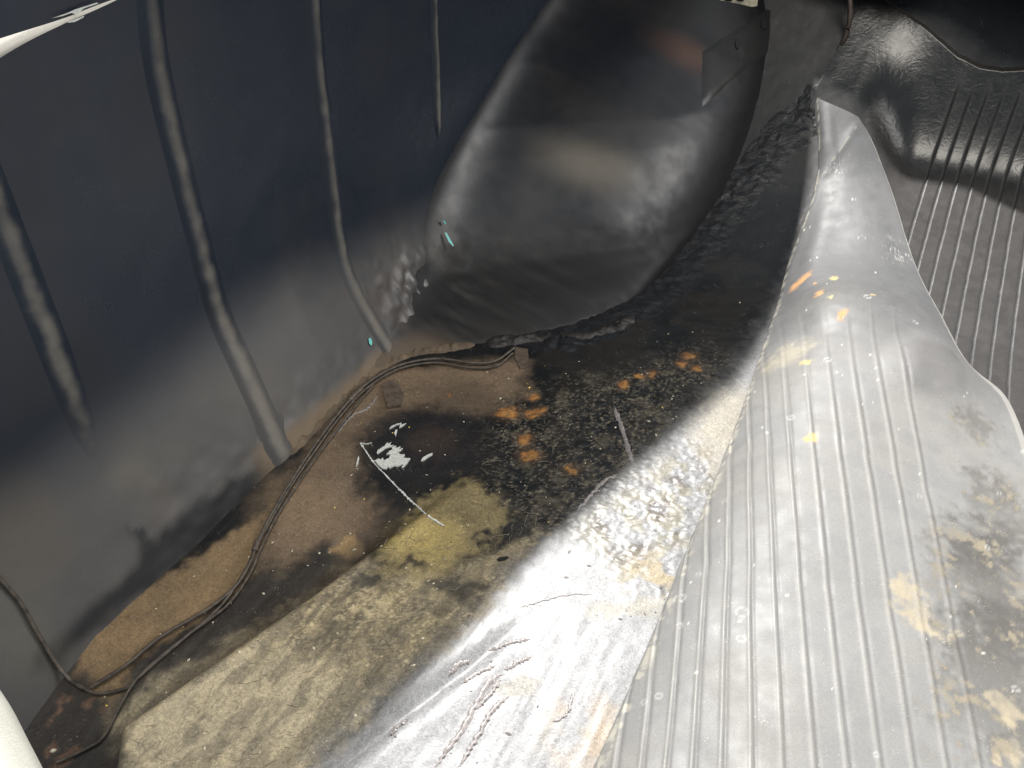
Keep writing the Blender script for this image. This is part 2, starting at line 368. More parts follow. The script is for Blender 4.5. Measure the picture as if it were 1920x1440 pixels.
pt.lay(strip * rough_zone * sm(0.40, 0.6, n_mid), (0.16, 0.15, 0.12), 0.42)
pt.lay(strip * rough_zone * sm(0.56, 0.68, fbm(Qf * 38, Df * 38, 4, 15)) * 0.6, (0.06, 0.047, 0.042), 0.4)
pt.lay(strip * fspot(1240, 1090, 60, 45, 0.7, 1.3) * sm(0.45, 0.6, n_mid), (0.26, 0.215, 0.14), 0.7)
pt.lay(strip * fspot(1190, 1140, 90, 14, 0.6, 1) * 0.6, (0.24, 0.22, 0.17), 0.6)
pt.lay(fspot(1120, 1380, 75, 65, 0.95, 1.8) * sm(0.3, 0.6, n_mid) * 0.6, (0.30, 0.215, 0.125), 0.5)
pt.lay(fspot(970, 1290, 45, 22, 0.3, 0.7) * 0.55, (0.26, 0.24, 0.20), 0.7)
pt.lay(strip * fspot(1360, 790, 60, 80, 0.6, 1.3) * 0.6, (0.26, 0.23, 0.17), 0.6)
rust = [(995, 852, 19, 14), (985, 822, 14, 13), (950, 774, 24, 11), (1000, 774, 18, 9), (997, 745, 13, 8), (1070, 881, 14, 9), (1168, 722, 12, 9), (1200, 706, 9, 4),
        (1222, 700, 11, 7), (1292, 668, 16, 8), (1278, 683, 12, 5), (1303, 691, 9, 6), (840, 742, 5, 6), (1018, 768, 8, 8)]
for i, (x, y, rx, ry) in enumerate(rust):
    k = 1.0 if i in (0, 1, 2, 3) else 0.8
    pt.lay(fspot(x, y, rx * 1.25, ry * 1.25, 0.5, 0.4) * 0.4, (0.10, 0.055, 0.024), 0.7)
    pt.lay(fspot(x, y, rx * 0.78, ry * 0.8, 0.3, 0.5) * k * sm(0.28, 0.42, n_hi) * (0.75 + 0.5 * (n_hi - 0.4)), (0.29, 0.118, 0.024), 0.75)
    pt.lay(fspot(x + 1, y + 1, rx * 0.5, ry * 0.5, 0.5, 0.8) * 0.5, (0.36, 0.19, 0.05), 0.75)
    pt.lay(fspot(x - 2, y - 2, rx * 0.35, ry * 0.3, 0.5, 1) * 0.7, (0.09, 0.034, 0.012), 0.75)
pt.lay(sm(1.50, 1.75, Qf), (0.010, 0.010, 0.011), 0.5)
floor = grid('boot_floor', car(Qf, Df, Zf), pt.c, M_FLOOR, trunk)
tag(floor, 'black boot floor with brown dirt, rust spots and a silvery strip with lamplight painted in')
def floor_z(q, d):                                   # relief height at a point
    q = np.atleast_1d(q); d = np.atleast_1d(d)
    i = np.clip(np.searchsorted(qf, q), 0, len(qf) - 1); j = np.clip(np.searchsorted(df, d), 0, len(df) - 1)
    return Zf[i, j]
def fpt(px, py, lift=0.0):
    q, d = flqd(px, py); return car(q, d, float(floor_z(q, d)[0]) + lift)

# ================================================================== side panel
qw = np.arange(0.0, 2.10, 0.006); zw = np.concatenate([np.arange(-0.09, 0.585, 0.005)])
Qw, Zw = np.meshgrid(qw, zw, indexing='ij')
Dw = wall_d(Qw, Zw) + 0.004 * (fbm(Qw * 6, Zw * 6, 3, 20) - 0.5)
bl = np.exp(-(((Qw - 0.93) / 0.09) ** 2 + ((Zw - 0.06) / 0.06) ** 2)); bc1, bc2 = cells(Qw * 38 + 2 * fbm(Qw * 30, Zw * 30, 3, 3), Zw * 26, 5)
Dw += bl * (0.009 * sm(0.6, 0.1, bc1) + 0.012 * (fbm(Qw * 40, Zw * 40, 4, 27) - 0.5))
base_rough = sm(0.10, 0.0, Zw) * sm(0.25, 0.5, Qw)
Dw += base_rough * 0.006 * (fbm(Qw * 45, Zw * 45, 4, 22) - 0.5)
nw1 = fbm(Qw * 5, Zw * 5, 4, 23); nw2 = fbm(Qw * 40, Zw * 40, 4, 24)
pw = Paint(Qw.shape, (0.0095, 0.0150, 0.0250), 0.29)
pw.lay(0.5 * sm(0.45, 0.65, nw1), (0.016, 0.0175, 0.024), 0.36)
fold = np.interp(Qw, [0.2, 0.36, 0.57, 0.69, 0.81, 1.1], [0.14, 0.15, 0.178, 0.19, 0.168, 0.15])
dust_glow = sm(0.05, -0.08, Zw - fold + 0.03 * (nw1 - 0.5))  # lower panel painted paler for the light it reflects, with dust
pw.lay(dust_glow * 0.75, (0.088, 0.083, 0.079), 0.46)
pw.lay(dust_glow * sm(0.5, 0.7, nw1) * 0.4, (0.10, 0.09, 0.075), 0.5)
wx = Qw + 0.02 * (fbm(Qw * 40, Zw * 40, 4, 25) - 0.5) + 0.02 * (nw2 - 0.5); wz = Zw + 0.02 * (fbm(Qw * 40, Zw * 40, 4, 26) - 0.5)
def wpoly(pts, soft=0.008): return sm(soft, -soft, poly_sd(wx, wz, [wl(*p) for p in pts]))
def wspot(px, py, r, asp=1.0, soft=0.4):
    c = wl(px, py); return sm(1 + soft, 1 - soft, np.hypot((wx - c[0]) / r, (wz - c[1]) / (r * asp)))
foot_dark = wpoly([(290, 1010), (390, 930), (480, 870), (545, 850), (540, 880), (480, 950), (380, 1030), (290, 1090), (210, 1150), (100, 1260), (60, 1250), (200, 1110)], 0.010)
pw.lay(foot_dark * 0.97, (0.005, 0.006, 0.008), 0.6)  # blacker band along the foot of the panel
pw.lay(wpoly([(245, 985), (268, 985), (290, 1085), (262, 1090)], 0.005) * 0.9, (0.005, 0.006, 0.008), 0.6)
crust = sm(0.030, 0.006, Zw + 0.012 * (nw2 - 0.5)) * sm(0.50, 0.56, Qw)
pw.lay(crust * 0.85, (0.16, 0.115, 0.07), 0.75)
pw.lay(wspot(255, 880, 0.022, 1.0, 0.9) * 0.5, (0.11, 0.10, 0.08), 0.55)
pw.lay(wspot(40, 1010, 0.04, 1.3, 0.9) * 0.5, (0.085, 0.07, 0.052), 0.5)
pw.lay(wspot(40, 1190, 0.03, 1.6, 0.9) * 0.55, (0.10, 0.095, 0.075), 0.5)
pw.lay(wspot(700, 560, 0.07, 0.8, 0.7) * 0.6 * sm(0.35, 0.6, nw2), (0.055, 0.042, 0.034), 0.55)
side = grid('side_panel', car(Qw, Dw, Zw), pw.c, M_PANEL, trunk)
tag(side, 'dark navy black side panel with four pressed vertical ribs')

# pressed stiffening ribs, each a bead running down the panel
def rib(path_px, width, height, fade=3.5):
    ctl = np.array([wl(*p) for p in path_px]); m = 150; c = catmull(ctl, m)
    xs = np.linspace(-1, 1, 33); t = np.linspace(0, 1, m)
    T = np.gradient(c, axis=0); T /= np.linalg.norm(T, axis=1)[:, None]; Nn = np.stack([-T[:, 1], T[:, 0]], -1)
    wid = width * (0.8 + 0.2 * t) * (1 if fade > 8 else np.minimum(1, 0.5 + (1 - t) * 2))
    Q = c[:, None, 0] + Nn[:, None, 0] * xs[None] * wid[:, None]; Z = c[:, None, 1] + Nn[:, None, 1] * xs[None] * wid[:, None]
    prof = np.where(xs < -0.2, sm(-0.85, -0.3, xs), sm(1.0, -0.1, xs))
    amp = height * np.minimum(1, (1 - t) * fade) * np.ones(m)
    D = np.maximum(wall_d(Q, Z), -9) + 0.004 * (fbm(Q * 6, Z * 6, 3, 20) - 0.5) - 0.0015 + prof[None] * amp[:, None]
    nn = fbm(Q * 60, Z * 60, 3, 30)
    p = Paint(Q.shape, (0.0105, 0.0155, 0.025), 0.34)
    fo = np.interp(Q, [0.2, 0.36, 0.57, 0.69, 0.81, 1.1], [0.14, 0.15, 0.178, 0.19, 0.168, 0.15])
    p.lay(sm(0.05, -0.08, Z - fo) * 0.75, (0.088, 0.083, 0.079), 0.46)  # same painted glow below the fold as on the panel
    crest_lit = np.exp(-((xs + 0.02) / 0.50) ** 2)[None] * (0.62 + 0.3 * sm(0.3, 1.0, t)[:, None]) * np.clip((1 - t) * fade, 0, 1)[:, None]  # light on the crest painted in, in a dusty tone
    p.lay(sm(0.25, 0.95, crest_lit + 0.4 * (nn - 0.5)) * 0.9, (0.150, 0.138, 0.118), 0.5)
    if fade == 9: p.lay(sm(0.88, 1.0, t)[:, None] * np.ones_like(Q) * 0.7, (0.10, 0.078, 0.055), 0.7)
    return grid('stiffening_rib', car(Q, D, Z), p.c, M_PANEL, trunk)
rib([(-60, 240), (0, 390), (60, 545), (120, 700), (165, 815), (200, 905)], 0.028, 0.0058, 2.2)
rib([(278, -60), (290, 90), (330, 280), (385, 500), (420, 610), (470, 720), (522, 835), (545, 885)], 0.029, 0.0068, 9)
rib([(585, -60), (592, 40), (610, 240), (635, 440), (655, 520), (690, 590), (730, 655), (750, 690)], 0.026, 0.0066, 9)
rib([(813, -60), (815, 40), (818, 120), (820, 200), (822, 272)], 0.019, 0.0060, 8)

# ================================================================== wheel housing
qh = np.arange(0.78, 2.10, 0.005); zh = np.arange(-0.05, 0.585, 0.0045)
Qh, Zh = np.meshgrid(qh, zh, indexing='ij')
Dh = house_d(Qh, Zh)
nh1 = fbm(Qh * 7, Zh * 7, 4, 31); nh2 = fbm(Qh * 50, Zh * 50, 4, 32)
Dh += 0.006 * (nh1 - 0.5) * sm(0.9, 1.1, Qh)
lump = sm(0.16, 0.04, Zh) * sm(1.22, 1.05, Qh)
Dh += lump * 0.016 * (fbm(Qh * 30, Zh * 30, 4, 33) - 0.5)
def hspot(px, py):
    q, d, z = to_car(hit(px, py, f_house)); return q, z
def hs(px, py, r, asp=1.0, soft=0.5):
    q, z = hspot(px, py); return sm(1 + soft, 1 - soft, np.hypot((Qh - q) / r, (Zh - z) / (r * asp)))
for x, y, r, h in [(1090, 85, 0.06, -0.012), (1000, 490, 0.014, -0.006), (1040, 520, 0.02, 0.006), (1110, 470, 0.035, -0.010), (1130, 300, 0.03, 0.006), (1060, 520, 0.012, -0.005)]:
    Dh += h * hs(x, y, r, 1.0, 0.9)
ph = Paint(Qh.shape, (0.016, 0.017, 0.020), 0.35)
ph.lay(0.6 * sm(0.4, 0.65, nh1), (0.022, 0.021, 0.020), 0.44)
ph.lay(lump * 0.7, (0.010, 0.0105, 0.012), 0.45)
ph.lay(lump * sm(0.45, 0.7, nh2) * 0.5, (0.06, 0.047, 0.038), 0.55)
ph.lay(sm(0.028, 0.004, Zh - 0.9 * np.clip(Qh - 1.25, 0, None) ** 2 + 0.01 * (nh2 - .5)) * sm(1.05, 0.98, Qh) * 0.8, (0.10, 0.073, 0.048), 0.7)
ph.lay(hs(1110, 310, 0.05, 0.7, 0.9) * 0.55, (0.15, 0.13, 0.10), 0.5)  # two beige patches painting light bounced off floor and mat
ph.lay(hs(870, 520, 0.05, 0.9, 0.8) * 0.5, (0.12, 0.105, 0.085), 0.5)
ph.lay(hs(1290, 100, 0.035, 0.8, 0.9) * 0.5, (0.09, 0.042, 0.026), 0.6)
wn = wall_d(Qh, Zh) + 0.004 * (fbm(Qh * 6, Zh * 6, 3, 20) - 0.5)
Hraw = Dh; Dh = smax(Dh, wn, 0.11) - 0.0015
lz = np.exp(-(((Qh - 0.95) / 0.11) ** 2 + ((Zh - 0.05) / 0.05) ** 2)); lc, lc2 = cells(Qh * 42 + 3 * nh2, Zh * 30 + 3 * nh1, 4)
Dh += lz * sm(-0.03, 0.03, Hraw - wn) * (0.026 * (nh2 - 0.5) + 0.014 * sm(0.6, 0.1, lc))
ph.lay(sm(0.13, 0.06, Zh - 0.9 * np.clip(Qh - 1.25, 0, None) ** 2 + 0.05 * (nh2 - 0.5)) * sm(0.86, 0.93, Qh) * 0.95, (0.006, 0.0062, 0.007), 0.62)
house = grid('wheel_housing', car(Qh, Dh, Zh), ph.c, M_HOUSE, trunk, keep=(Hraw > wall_d(Qh, Zh) - 0.13))
tag(house, 'dented black wheel housing bulging in from the side panel')

# ================================================================== opening flange, shelf and outer body
def back_to(px, py, zt):                             # from a shadow point on the floor back along the lamp's light to the opening height
    p = fl(px, py); v = KEY - p; return p + v * ((zt - p[2]) / v[2])
ZR = 0.635
edge = [to_car(back_to(x, y, ZR))[:2] for x, y in [(600, 1440), (800, 1245), (1000, 1030), (1180, 868), (1380, 690), (1470, 520)]]
edge = [(0.10, -0.045), (0.36, -0.04), (0.46, -0.02)] + [tuple(map(float, p)) for p in edge] + [(2.0, edge[-1][1] + 0.03), (2.3, edge[-1][1] + 0.06)]
ec = catmull(edge, 120); ec = ec[np.argsort(ec[:, 0])]
R = []
for u in np.linspace(0, 1, 7):
    dd = -0.055 + (ec[:, 1] + 0.055) * u
    R.append(car(ec[:, 0], dd, 0.575 + 0.06 * u ** 0.6 + 0 * dd))
R.append(car(ec[:, 0], ec[:, 1], ZR + 0.022)); R.append(car(ec[:, 0], ec[:, 1] - 0.008, ZR + 0.024)); R.append(car(ec[:, 0], ec[:, 1] * 0 - 0.09, ZR + 0.01)); R.append(car(ec[:, 0], ec[:, 1] * 0 - 0.16, ZR - 0.06))
R = np.array(R); cc = np.zeros(R.shape[:2] + (4,)); cc[...] = (0.03, 0.033, 0.04, 0.4); cc[7:] = (0.66, 0.65, 0.58, 0.3)
fl_o = grid('opening_flange', R, cc, M_PANEL, trunk)
# unseen rear window shelf, edge shaped to shade the far end
def shelf():
    pts = []
    for x, y in [(1440, 60), (1500, 110), (1560, 150), (1625, 205), (1690, 325), (1800, 345), (1920, 400), (2040, 470)]:
        p = fl(x, y, 0.01); v = KEY - p; p = p + v * ((0.50 - p[2]) / v[2]); pts.append([float(k) for k in to_car(p)[:2]])
    pts = np.array(pts); pts = pts[np.argsort(pts[:, 1])]
    ds = np.linspace(-0.1, 1.75, 60); q0 = np.interp(ds, pts[:, 1], pts[:, 0])
    u = np.linspace(0, 1, 8)[:, None]; Qs = q0[None] + (2.45 - q0[None]) * u; Ds = ds[None] + 0 * u
    P = np.concatenate([car(Qs, Ds, 0.52)[::-1], car(Qs, Ds, 0.50)], 0); c = np.zeros(P.shape[:2] + (4,)); c[...] = (0.02, 0.02, 0.022, 0.6)
    return grid('shading_shelf', P, c, M_PANEL, trunk, smooth=False)
shelf()
# pale outer lip at the upper left corner and the rear sill at the lower left
lipc = np.array([car(*[float(v) for v in to_car(hit(x, y, lambda q, d, z: d + 0.060))]) for x, y in [(-160, 155), (-60, 104), (25, 60), (120, 20), (215, -20), (320, -70)]])
lp = catmull(lipc, 40); out = np.array([N_[0], N_[1], 0])
L = []
for a, b in [(0.0, -0.016), (0.006, -0.006), (0.004, 0.004), (-0.006, 0.009), (-0.05, 0.012), (-0.14, 0.0), (-0.25, -0.08)]:
    L.append(lp + out * a + np.array([0, 0, b]))
L = np.array(L); cl = np.zeros(L.shape[:2] + (4,)); cl[...] = (0.70, 0.66, 0.58, 0.3)
cl[0] = (0.05, 0.055, 0.06, 0.4)
tag(grid('opening_lip', L, cl, M_PANEL, trunk), 'pale cream painted lip at the upper left corner of the boot opening')
sill = catmull([hit(x, y, lambda q, d, z: z - 0.33) for x, y in [(-140, 1100), (-55, 1215), (5, 1300), (42, 1370), (80, 1445), (130, 1560)]], 40)
left = ray(-400, 1400) - ray(400, 1400); left[2] = 0; left /= np.linalg.norm(left)
L = []
for a, b in [(0.02, -0.06), (0.006, -0.03), (0.0, -0.008), (0.004, 0.004), (0.02, 0.012), (0.08, 0.016), (0.2, 0.0)]:
    L.append(sill + left * a + np.array([0, 0, b]))
L = np.array(L); cl = np.zeros(L.shape[:2] + (4,)); cl[...] = (0.25, 0.25, 0.22, 0.6); cl[:2] = (0.2, 0.2, 0.19, 0.5)
tag(grid('rear_sill', L, cl, M_PANEL, trunk), 'pale cream rear sill edge at the lower left corner')

# ================================================================== seams, sealant and small fittings
def sealant(px, width, height, seed, col, r=0.4, cellf=55, m=340):
    c = catmull([to_car(hit(x, y, f_all)) for x, y in px], m); xs = np.linspace(-1, 1, 28)
    T = np.gradient(c[:, :2], axis=0); T /= np.linalg.norm(T, axis=1)[:, None]; Nn = np.stack([-T[:, 1], T[:, 0]], -1)
    t = np.linspace(0, 1, m); wv = width * (0.75 + 0.6 * fbm(t * 9, t * 0 + seed, 3, seed))
    Q = c[:, None, 0] + Nn[:, None, 0] * xs * wv[:, None]; D = c[:, None, 1] + Nn[:, None, 1] * xs * wv[:, None]
    zf = floor_base(Q, D)
    zz = zf
    env = np.clip(1 - xs ** 2, 0, 1)[None] ** 1.5 * np.minimum(1, np.minimum(t, 1 - t) * 14)[:, None]
    f1, f2 = cells(Q * cellf + 2 * fbm(Q * 30, D * 30, 3, 1), D * cellf + 2 * fbm(Q * 30, D * 30, 3, 2), seed)
    lumps = 0.6 + 0.4 * sm(0.75, 0.1, f1) * (0.4 + 1.2 * fbm(Q * 25, D * 25, 3, seed + 2))
    Z = zz - 0.003 + height * env * lumps
    p = Paint(Q.shape, col, r); nn = fbm(Q * 60, D * 60, 3, seed + 5)
    p.lay(sm(0.5, 0.75, nn) * 0.5, tuple(v * 1.9 for v in col), r)
    return grid('seam_sealant', car(Q, D, Z), p.c, M_TAR, trunk)
tag(sealant([(960, 637), (1030, 634), (1090, 626), (1150, 600), (1210, 560), (1270, 505), (1330, 430), (1390, 350), (1445, 285), (1505, 230), (1540, 190), (1570, 150)], 0.070, 0.0075, 3, (0.009, 0.0095, 0.011), 0.45, 48), 'lumpy black sealant along the foot of the wheel housing')
tag(sealant([(905, 642), (980, 634), (1060, 632), (1130, 622), (1200, 590)], 0.020, 0.010, 5, (0.014, 0.0125, 0.012), 0.5, 26), 'thick ridged sealant bead below the wheel housing')
tag(sealant([(530, 855), (580, 790), (640, 732), (700, 688), (760, 664), (840, 652), (900, 640)], 0.016, 0.010, 8, (0.085, 0.062, 0.040), 0.75, 60), 'brown crusty dirt and sealant along the panel seam')
# folded tab under the seam
def slab(name, px, lift, th, mat, parent):
    top = np.array([fpt(x, y, lift) for x, y in px]); bot = top - np.array([0, 0, th]); m = len(px)
    F = [tuple(range(m)), tuple(range(m, 2 * m))[::-1]] + [(i, i + m, (i + 1) % m + m, (i + 1) % m) for i in range(m)]
    return mesh(name, np.vstack([top, bot]), F, mat, parent)
tab = slab('metal_tab', [(718, 722), (740, 716), (757, 740), (752, 764), (726, 768), (720, 745)], 0.005, 0.007, M_TAPE, trunk)
slot = slab('drain_slot', [(931, 1050), (936, 1046), (951, 1044), (954, 1047), (947, 1052), (935, 1054)], 0.0006, 0.0012, M_DARK, trunk)
# lifted paint cracks on the pale strip
def crack(px, wid, h, k):
    c = catmull([flqd(*p) for p in px], 14 * len(px)); m = len(c); t = np.linspace(0, 1, m)
    T = np.gradient(c, axis=0); T /= np.linalg.norm(T, axis=1)[:, None]; Nn = np.stack([-T[:, 1], T[:, 0]], -1)
    j = (fbm(t * 30, t * 0 + k, 3, k) - 0.5)
    c = c + Nn * (j * 0.004)[:, None]
    tp = np.minimum(1, np.minimum(t, 1 - t) * 6)
    V = []; F = []
    for i in range(m):
        ww = wid * tp[i] * (0.6 + 1.0 * vnoise(np.array([t[i] * 14]), np.array([k + .5]))[0]) + 0.0002
        for s, hh in ((-1, 0.0002), (-0.3, 0.0004 + h * tp[i]), (1, 0.0002)):
            q, d = c[i] + Nn[i] * s * ww; V.append(car(q, d, float(floor_z(q, d)[0]) + hh))
    for i in range(m - 1):
        for s in (0, 1): a = i * 3 + s; F.append((a, a + 1, a + 4, a + 3))
    return mesh('paint_crack', V, F, M_CRACK, floor, True)
for k, (px, wd_, h_) in enumerate([
        ([(995, 1232), (970, 1242), (945, 1258)], 0.0022, 0.0016), ([(945, 1262), (915, 1285), (890, 1325), (868, 1365), (840, 1405), (815, 1440)], 0.0024, 0.0022),
        ([(938, 1275), (920, 1300), (895, 1330)], 0.002, 0.002), ([(955, 1305), (925, 1330), (905, 1365), (880, 1405), (860, 1438)], 0.0022, 0.0022),
        ([(995, 1198), (955, 1206), (915, 1218)], 0.002, 0.0018), ([(930, 1250), (895, 1263), (865, 1283)], 0.002, 0.0018),
        ([(885, 1236), (860, 1248), (838, 1266)], 0.002, 0.0016), ([(765, 1345), (742, 1365), (728, 1382)], 0.0016, 0.0014),
        ([(1072, 1300), (1066, 1330), (1050, 1348), (1035, 1352)], 0.0012, 0.0012), ([(1110, 1115), (1060, 1116), (1000, 1132), (975, 1140)], 0.0006, 0.0005),
        ([(1080, 960), (1130, 905), (1160, 890)], 0.0018, 0.0018), ([(1150, 760), (1165, 800), (1180, 850), (1185, 870)], 0.0026, 0.002),
        ([(625, 820), (660, 780), (690, 765), (710, 740)], 0.0012, 0.0011)]):
    crack(px, wd_, h_, k)
# bare primer: the chipped patch and the long scratch
CR = lambda x, y: (620 + x / 4.8, 700 + y / 4.8)
def chip(pts, mat, name='paint_chip', lift=0.0012, parent=None):
    V = []
    for x, y in pts: V.append(fpt(x, y, lift))
    V = np.array(V); m = len(V); zc = V[:, 2].max(); V[:, 2] = 0.5 * V[:, 2] + 0.5 * zc
    return mesh(name, np.vstack([V, V - [0, 0, 0.002]]), [tuple(range(m))] + [(i, i + m, (i + 1) % m + m, (i + 1) % m) for i in range(m)], mat, parent or floor)
chip([CR(*p) for p in [(400, 800), (430, 778), (452, 790), (470, 770), (480, 795), (525, 772), (540, 735), (500, 738), (530, 705), (560, 690), (545, 670), (590, 655), (585, 680), (630, 660), (612, 690), (650, 675), (640, 690), (602, 718), (630, 735), (668, 735), (655, 768), (718, 770), (690, 815), (660, 850), (640, 862), (655, 825), (600, 850), (570, 845), (530, 868), (525, 850), (500, 876), (470, 872), (430, 840)]], M_CHIP_GLINT)
chip([CR(*p) for p in [(545, 785), (580, 765), (620, 770), (625, 800), (590, 825), (550, 815)]], M_RUSTCHIP, lift=0.0018)
chip([CR(*p) for p in [(415, 725), (425, 700), (462, 672), (485, 660), (500, 635), (515, 625), (520, 640), (545, 618), (530, 650), (575, 650), (520, 670), (490, 680), (440, 720), (422, 732)]], M_CHIP_GLINT)
chip([CR(*p) for p in [(812, 795), (830, 765), (870, 738), (918, 720), (915, 738), (870, 765), (830, 795)]], M_CHIP_GLINT)
chip([CR(*p) for p in [(528, 506), (550, 480), (600, 458), (640, 450), (632, 468), (680, 452), (650, 480), (618, 495), (628, 465), (590, 470), (550, 495)]], M_CHIP_GLINT)
chip([CR(*p) for p in [(572, 545), (585, 512), (600, 510), (592, 545), (585, 572)]], M_CHIP_GLINT)
chip([CR(*p) for p in [(228, 850), (240, 790), (250, 748), (258, 770), (248, 820)]], M_CHIP_GLINT)
def ribbon(px, wmin, wmax, mat, k):
    c = catmull([flqd(*p) for p in px], 90); m = len(c); T = np.gradient(c, axis=0); T /= np.linalg.norm(T, axis=1)[:, None]; Nn = np.stack([-T[:, 1], T[:, 0]], -1)
    rs = np.random.RandomState(k); V = []; F = []
    for i in range(m):
        for s in (-1, 1):
            ww = wmin + (wmax - wmin) * rs.rand() ** 3; q, d = c[i] + Nn[i] * s * ww
            V.append(car(q, d, float(floor_z(*c[i])[0]) + 0.0013))
    for i in range(m - 1): a = i * 2; F.append((a, a + 1, a + 3, a + 2))
    b = len(V); V = V + [v - np.array([0, 0, 0.002]) for v in V]
    for i in range(m - 1):
        a = i * 2; F.append((a, a + 2, a + 2 + b, a + b)); F.append((a + 1, a + 1 + b, a + 3 + b, a + 3))
    return mesh('paint_scratch', V, F, mat, floor)
ribbon([CR(*p) for p in [(270, 635), (340, 740), (400, 820), (490, 915), (570, 1000), (650, 1080), (720, 1150), (800, 1220), (880, 1285), (960, 1340), (1015, 1380)]], 0.0006, 0.0022, M_CHIP_GLINT, 3)
ribbon([CR(*p) for p in [(268, 632), (320, 640), (372, 631)]], 0.0005, 0.0012, M_CHIP_GLINT, 4)
# turquoise paint showing through, then two pale painted glints
def fleck(pts, fn, mat=M_TURQ, parent=None, off=0.005):
    V = np.array([hit(x, y, fn) for x, y in pts]); V = V.mean(0) + (V - V.mean(0)) * 0.8; tow = (EYE - V.mean(0)); tow /= np.linalg.norm(tow)
    V = V + tow * off; m = len(V)
    return mesh('paint_glint_fleck', np.vstack([V, V - tow * 0.001]), [tuple(range(m))] + [(i, i + m, (i + 1) % m + m, (i + 1) % m) for i in range(m)], mat, parent or trunk)
fleck([(832, 434), (836, 433), (845, 449), (853, 463), (851, 465), (840, 452)], f_house, off=0.030)
fleck([(829, 412), (833, 413), (838, 421), (835, 421)], f_house, off=0.030)
fleck([(690, 634), (695, 632), (699, 641), (697, 650), (692, 645)], f_all)
fleck([(122, 42), (140, 36), (162, 27), (160, 32), (140, 42), (126, 44)], f_wall, M_CHIP_GLINT)  # pale smear painting the latch reflection on the panel
fleck([(85, 38), (120, 26), (140, 17), (190, 1), (195, 3), (160, 15), (150, 25), (141, 28), (132, 25), (112, 32)], f_wall, M_CHIP_GLINT)  # second smear of the painted latch reflection
# zinc bracket, gusset and edge strip at the far top
def plate(name, px, fn, toward, th, mat, parent):
    V = np.array([hit(x, y, fn) for x, y in px]); tow = EYE - V.mean(0); tow /= np.linalg.norm(tow); V = V + tow * toward; m = len(V)
    F = [tuple(range(m)), tuple(range(m, 2 * m))[::-1]] + [(i, i + m, (i + 1) % m + m, (i + 1) % m) for i in range(m)]
    return mesh(name, np.vstack([V, V - tow * th]), F, mat, parent)
far = lambda q, d, z: 1.62 - q
bk = plate('bracket', [(1335, -8), (1352, 1), (1385, 7), (1410, 13), (1420, 11), (1424, -40), (1335, -60)], far, 0.0, 0.004, M_BRKT, trunk)
tag(bk, 'small pale zinc bracket with dark holes at the top edge')
for x in (1366, 1388):
    plate('bolt_hole', [(x + 8 * math.cos(a), -2 + 5 * math.sin(a)) for a in np.linspace(0, 2 * math.pi, 12, endpoint=False)], far, 0.003, 0.004, M_DARK, bk)
gus = lambda q, d, z: np.minimum(f_house(q, d, z), f_floor(q, d, z))
c = [(1312, 105), (1330, 85), (1375, 60), (1420, 35), (1452, 15), (1448, 70), (1436, 100), (1405, 135), (1370, 165), (1318, 198)]
g4 = [np.array(v, float) for v in ((1311, 96), (1452, 8), (1441, 96), (1317, 200))]
GP = np.array([[hit(*((g4[0] * (1 - a_) + g4[1] * a_) * (1 - b_) + (g4[3] * (1 - a_) + g4[2] * a_) * b_), gus) for a_ in np.linspace(0, 1, 14)] for b_ in np.linspace(0, 1, 12)])
tw = EYE - GP.mean((0, 1)); tw /= np.linalg.norm(tw); gi = np.full(GP.shape[:2], 0.0025); gi[0] = gi[-1] = -0.003; gi[:, 0] = gi[:, -1] = -0.003
GP = GP + tw * gi[..., None]
gc = np.zeros(GP.shape[:2] + (4,)); gc[...] = (0.018, 0.0175, 0.0175, 0.38)
gu = grid('gusset_plate', GP, gc, M_HOUSE, trunk)
plate('gusset_hole', [(1384 + 5 * math.cos(a), 82 + 10 * math.sin(a)) for a in np.linspace(0, 2 * math.pi, 12, endpoint=False)], gus, 0.006, 0.004, M_DARK, gu)
plate('gusset_hole', [(1434 + 7 * math.cos(a), 44 + 11 * math.sin(a)) for a in np.linspace(0, 2 * math.pi, 12, endpoint=False)], gus, 0.006, 0.004, M_DARK, gu)

